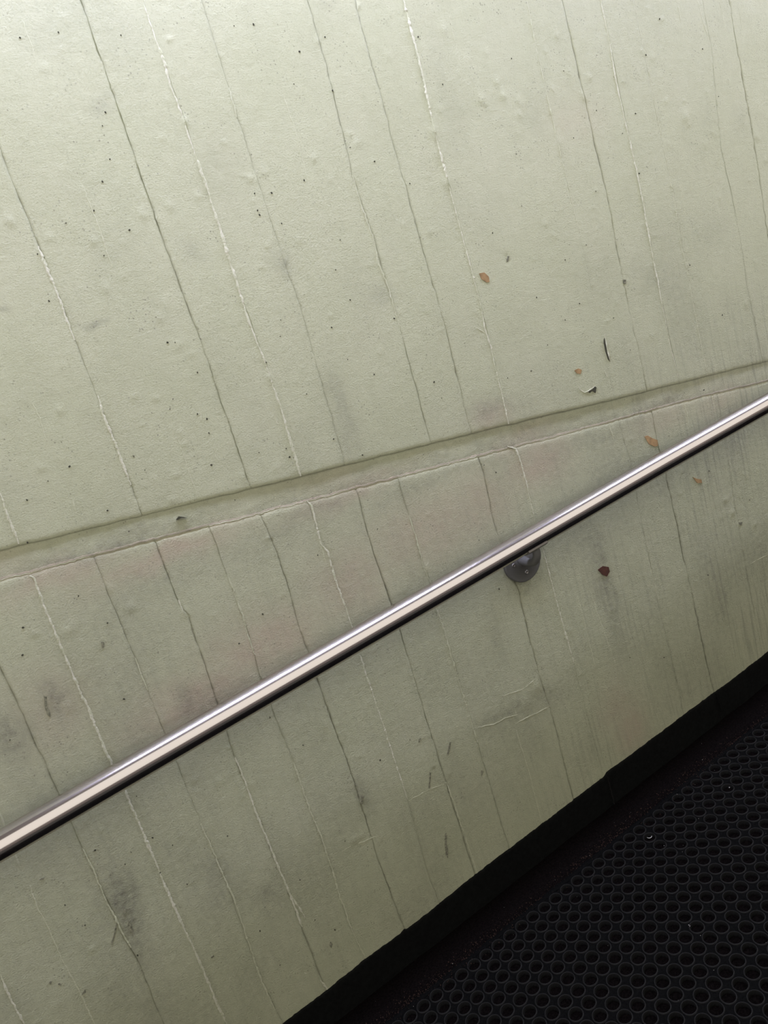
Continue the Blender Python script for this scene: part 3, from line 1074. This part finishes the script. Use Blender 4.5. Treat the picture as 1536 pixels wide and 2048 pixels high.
# one shared ring mesh, oriented in the mat plane
vs, fs = ring_geo(0, 0)
vs = [mat_pt(a, b, c) for a, b, c in vs]
ring_me = bpy.data.meshes.new('ring')
ring_me.from_pydata([tuple(v) for v in vs], [], fs)
ring_me.polygons.foreach_set('use_smooth', [True]*len(ring_me.polygons))
ring_me.materials.append(M_RUBBER)
inv = mat_root.matrix_world.inverted()
for (u, v) in single:
    o = bpy.data.objects.new('ring', ring_me)
    col.objects.link(o)
    o.parent = mat_root
    o.matrix_parent_inverse = inv
    o.location = Vector(mat_pt(u, v, 0))
rv, rf = [], []
for (u, v) in rest:
    b0 = len(rv)
    p = mat_pt(u, v, 0)
    rv += [tuple(np.array(q)+p) for q in vs]
    rf += [tuple(b0+i for i in f) for f in fs]
o = mesh_obj('ring_field', rv, rf, M_RUBBER, mat_root)
tag(o, kind='stuff')

# ------------------------------------------------------------------ handrail
RAIL_Y, RAIL_Z, RAIL_R = -.078, CAM_Z-.634, .0259
rail_root = empty('handrail', (.9, RAIL_Y, RAIL_Z+TR*.9-.12))
tag(rail_root, 'brushed steel round handrail sloping up along the green wall', 'handrail')
bend = on_wall(1318, 934, RAIL_Y)
endp = on_wall(1536, 806.5, RAIL_Y)
bend = (bend[0], RAIL_Z+TR*bend[0])
s2 = (endp[1]-bend[1])/(endp[0]-bend[0])
path = []
for X in np.linspace(-1.5, bend[0]-.05, 60):
    path.append((X, RAIL_Z+TR*X))
for t in np.linspace(0, 1, 14)[1:]:
    # smooth bend
    a = np.array([bend[0]-.05, RAIL_Z+TR*(bend[0]-.05)])
    c = np.array([bend[0]+.05, bend[1]+s2*.05])
    b = np.array(bend)
    q = (1-t)**2*a+2*t*(1-t)*b+t*t*c
    path.append(tuple(q))
for X in np.linspace(bend[0]+.08, 3.4, 50):
    path.append((X, bend[1]+s2*(X-bend[0])))
path = np.array(path)
TS = 48
d = np.gradient(path, axis=0)
d /= np.linalg.norm(d, axis=1)[:, None]
P = np.zeros((len(path), TS+1, 3))
for i in range(TS+1):
    a = -i/TS*2*math.pi
    P[:, i, 0] = path[:, 0]-d[:, 1]*math.sin(a)*RAIL_R
    P[:, i, 1] = RAIL_Y+math.cos(a)*RAIL_R
    P[:, i, 2] = path[:, 1]+d[:, 0]*math.sin(a)*RAIL_R
tube = grid_obj('tube', P, M_STEEL, rail_root)
tube.matrix_parent_inverse = rail_root.matrix_world.inverted()


def lathe_y(name, X, Z, prof, mat, parent, seg=40):
    """prof: (radius, y)"""
    v, f = [], []
    for r, y in prof:
        for i in range(seg):
            a = i/seg*2*math.pi
            v.append((X+r*math.cos(a), y, Z+r*math.sin(a)))
    for s in range(len(prof)-1):
        for i in range(seg):
            n = (i+1) % seg
            f.append((s*seg+i, s*seg+n, (s+1)*seg+n, (s+1)*seg+i))
    f.append(tuple(range(seg))[::-1])
    f.append(tuple((len(prof)-1)*seg+i for i in range(seg)))
    return mesh_obj(name, v, f, mat, parent)


def tube_path(name, pts, radii, mat, parent, seg=20):
    pts = [Vector(p) for p in pts]
    v, f = [], []
    for i, p in enumerate(pts):
        t = (pts[min(i+1, len(pts)-1)]-pts[max(i-1, 0)]).normalized()
        a = Vector((1, 0, 0))
        a = (a-t*a.dot(t)).normalized()
        b = t.cross(a)
        for k in range(seg):
            an = k/seg*2*math.pi
            v.append(tuple(p+(a*math.cos(an)+b*math.sin(an))*radii[i]))
    for i in range(len(pts)-1):
        for k in range(seg):
            n = (k+1) % seg
            f.append((i*seg+k, i*seg+n, (i+1)*seg+n, (i+1)*seg+k))
    f.append(tuple(range(seg))[::-1])
    f.append(tuple((len(pts)-1)*seg+k for k in range(seg)))
    return mesh_obj(name, v, f, mat, parent)


FX_, FZ_ = on_wall(1045, 1122, -.008)
FR = .0525
flange = lathe_y('wall_flange', FX_, FZ_, [(FR, .004), (FR, -.0085), (FR-.0008, -.0098), (FR-.0022, -.0104), (FR-.004, -.0106), (.016, -.0112), (.0145, -.014), (.002, -.0145)], M_BRACKET, rail_root)
flange['label'] = 'dark grey round wall flange with screws'
for (sx, sy) in ((1027, 1131), (1053, 1144)):
    X, Z = on_wall(sx, sy, -.0106)
    s = lathe_y('screw', X, Z, [(.0052, -.0095), (.0052, -.0120), (.0045, -.0131), (.0030, -.0134), (.0026, -.0118), (.0012, -.0116)], M_SADDLE, flange, 16)
    s['label'] = 'small countersunk screw head'
X, Z = FX_-.012, FZ_+.032
lathe_y('screw', X, Z, [(.0052, -.0095), (.0052, -.0120), (.0045, -.0131), (.0030, -.0134), (.0026, -.0118), (.0012, -.0116)], M_SADDLE, flange, 16)
AX, AZ = FX_-.004, FZ_+.004
rz = RAIL_Z+TR*AX-RAIL_R
arm_pts, arm_r = [], []
for t in np.linspace(0, 1, 6):
    arm_pts.append((AX, -.010-.030*t, AZ-.001*t))
    arm_r.append(.0125-.003*t)
for t in np.linspace(0, 1, 9)[1:]:
    a = t*math.pi/2
    arm_pts.append((AX+.003*t, -.040-(abs(RAIL_Y)-.040)*math.sin(a), AZ-.001+(.03)*(1-math.cos(a))))
    arm_r.append(.0095)
for t in np.linspace(0, 1, 4)[1:]:
    arm_pts.append((AX+.003, RAIL_Y, AZ+.029+(rz+.003-AZ-.029)*t))
    arm_r.append(.0095)
arm = tube_path('bracket_arm', arm_pts, arm_r, M_BRACKET, rail_root)
arm['label'] = 'dark grey curved bracket arm under the handrail'
# saddle plate hugging the underside of the tube
sv, sf = [], []
for i, X in enumerate(np.linspace(AX-.030, AX+.026, 10)):
    zc = RAIL_Z+TR*X
    for rr in (RAIL_R+.0001, RAIL_R+.0030):
        for k in range(9):
            a = math.radians(-90-50+k*100/8)
            sv.append((X, RAIL_Y+math.cos(a)*rr, zc+math.sin(a)*rr))
    if i:
        b0, b1 = (i-1)*18, i*18
        for k in range(8):
            sf += [(b0+k, b0+k+1, b1+k+1, b1+k), (b0+9+k, b1+9+k, b1+9+k+1, b0+9+k+1)]
        sf += [(b0, b1, b1+9, b0+9), (b0+8, b0+17, b1+17, b1+8)]
sf += [tuple(range(9))+tuple(range(17, 8, -1)), tuple(162+k for k in range(9))[::-1]+tuple(162+k for k in range(9, 18))]
mesh_obj('saddle_plate', sv, sf, M_SADDLE, rail_root, smooth=False)

# ------------------------------------------------------------------ ceiling and lamps over the ramp
CE_Z = ZTOP
ceil = box('ceiling', (XL-2.5, -1.38, CE_Z), (XR+2.5, .26, CE_Z+.15), M_CEIL)
tag(ceil, 'concrete canopy slab over the ramp', 'ceiling', kind='structure')


def lamp_mat():
    mt, nt, b = new_mat('lamp_diffuser')
    b.inputs['Base Color'].default_value = (.8, .8, .8, 1)
    b.inputs['Emission Color'].default_value = (*LAMP_COLOR, 1)
    b.inputs['Emission Strength'].default_value = LAMP_STRENGTH
    return mt


M_LAMP = lamp_mat()
LY = -.28
for cx, hl, lab in ((-2.9, .9, 'short tube lamp under the low left end of the canopy'),
                    (.55, .85, 'short tube lamp under the canopy above the middle of the handrail'),
                    (3.55, 1.35, 'long tube lamp under the upper right end of the canopy')):
    r = empty('ceiling_lamp', (cx, LY, CE_Z))
    tag(r, lab, 'lamp', 'canopy lamps')
    box('housing', (cx-hl-.03, LY-.09, CE_Z-.045), (cx+hl+.03, LY+.09, CE_Z), M_HOUSING, r)
    v, f = [], []
    sg = 10
    for i in range(2):
        for k in range(sg+1):
            a = math.pi+k/sg*math.pi
            v.append((cx-hl+2*hl*i, LY+.080*math.cos(a), CE_Z-.0452+.032*math.sin(a)))
    for k in range(sg):
        f.append((k, k+1, sg+1+k+1, sg+1+k))
    f += [tuple(range(sg+1)), tuple(range(2*sg+1, sg, -1))]
    mesh_obj('diffuser', v, f, M_LAMP, r)

# unseen parapet added to shade the lower wall from low sky light
pxs = np.linspace(XL-2.5, XR+2.5, 30)
pv = []
for x in pxs:
    for y, h in ((-2.62, -.3), (-2.62, .92), (-2.80, .92), (-2.80, -.3)):
        pv.append((x, y, TR*x+h))
pf = [(4*i+k, 4*i+(k+1) % 4, 4*i+4+(k+1) % 4, 4*i+4+k) for i in range(29) for k in range(4)]
pf += [(3, 2, 1, 0), (116, 117, 118, 119)]
par = mesh_obj('added_parapet', pv, pf, M_CEIL, None, smooth=False)
tag(par, 'unseen parapet added on the open side to shade the lower wall', 'wall', kind='structure')

# ------------------------------------------------------------------ grime and litter
rg = random.Random(4)


def grains(name, pts, mat, smin, smax):
    v, f = [], []
    for (p, n) in pts:
        s = rg.uniform(smin, smax)
        b0 = len(v)
        for q in ((1, 0, -.3), (-.5, .87, -.3), (-.5, -.87, -.3), (0, 0, .9)):
            v.append(tuple(p[i]+s*(q[i]+rg.uniform(-.35, .35)) for i in range(3)))
        f += [(b0, b0+1, b0+3), (b0+1, b0+2, b0+3), (b0+2, b0, b0+3), (b0, b0+2, b0+1)]
    return mesh_obj(name, v, f, mat, None, smooth=False)


pts = []
for i in range(5200):
    u = rg.uniform(-.2, 2.6)
    v = V0-.040+rg.gauss(0, .014)
    if v < .008:
        continue
    if v > V0-.034:
        h = -.0020 if v < V0-.018 else -.0022
        h = -.0115+(.0085)*min(1, (v-(V0-.040))/.008)
    else:
        h = -.0115
    dens = .35+.65*float(vnoise(np.array([u*7.]), np.array([v*20.]), 201)[0])
    if rg.random() > dens+.25:
        continue
    pts.append((mat_pt(u, v, h), 0))
g = grains('brown_grit', pts, M_GRIME, .0007, .0022)
tag(g, 'brown grit gathered along the edge of the rubber mat', 'grit', kind='stuff')
pts = []
for i in range(170):
    u = rg.uniform(.2, 2.4)
    v = V0-.02+rg.random()*.62 if rg.random() > .25 else rg.uniform(.02, V0)
    h = .0002 if v > V0-.02 else -.011
    ju = (u-U0)/PITCH_U % 1.0
    jv = (v-V0)/PITCH_V % 1.0
    du = min(ju, 1-ju)*PITCH_U
    dv = min(jv, 1-jv)*PITCH_V
    if v > V0-.02:
        rr_ = math.hypot(du, dv)
        h = -.0112 if rr_ < R_IN-.0012 else (.0002 if rr_ < R_OUT else WEB_H+.0002)
    pts.append((mat_pt(u, v, h), 0))
g = grains('pale_grit', pts, M_SPECK, .0004, .0011)
tag(g, 'tiny pale specks of grit scattered over the black mat', 'grit', kind='stuff')


def curl(name, x, y, rad, arc, width, label, ang=0.0, h=-.010, thick=.0005):
    """a thin curled shred lying in a hole of the mat"""
    c = on_floor(x, y, h)
    u, v = c[0]/ca, -c[1]
    v_, f_ = [], []
    n = 12
    for i in range(n):
        a = ang+arc*(i/(n-1)-.5)
        ww = width*(.35+.65*math.sin(math.pi*(i+.5)/n))
        for rr2, hh in ((rad-ww, 0), (rad+ww, 0), (rad+ww*.8, thick+.0008), (rad-ww*.8, thick+.0006)):
            v_.append(tuple(mat_pt(u+rr2*math.cos(a), v+rr2*math.sin(a), h+hh)))
    for i in range(n-1):
        for k in range(4):
            f_.append((4*i+k, 4*i+(k+1) % 4, 4*i+4+(k+1) % 4, 4*i+4+k))
    f_ += [(3, 2, 1, 0), (4*n-4, 4*n-3, 4*n-2, 4*n-1)]
    o = mesh_obj(name, v_, f_, M_FLAKE, None)
    return tag(o, label, 'litter', 'shreds lying in the mat holes')


curl('litter_shred', 1298, 1673, .0065, 4.4, .0011, 'pale curled ring of litter in a hole near the mat edge', 1.2)
curl('litter_shred', 1262, 1704, .0040, 1.2, .0016, 'small pale flake in a hole lower left of the curled ring', .6)
curl('litter_shred', 1455, 1575, .0045, 1.6, .0016, 'bent pale flake in a hole near the upper right mat edge', .8)
curl('litter_shred', 1376, 1853, .0035, 1.5, .0012, 'faint grey flake lying far out in the middle of the mat', .3, h=-.002)
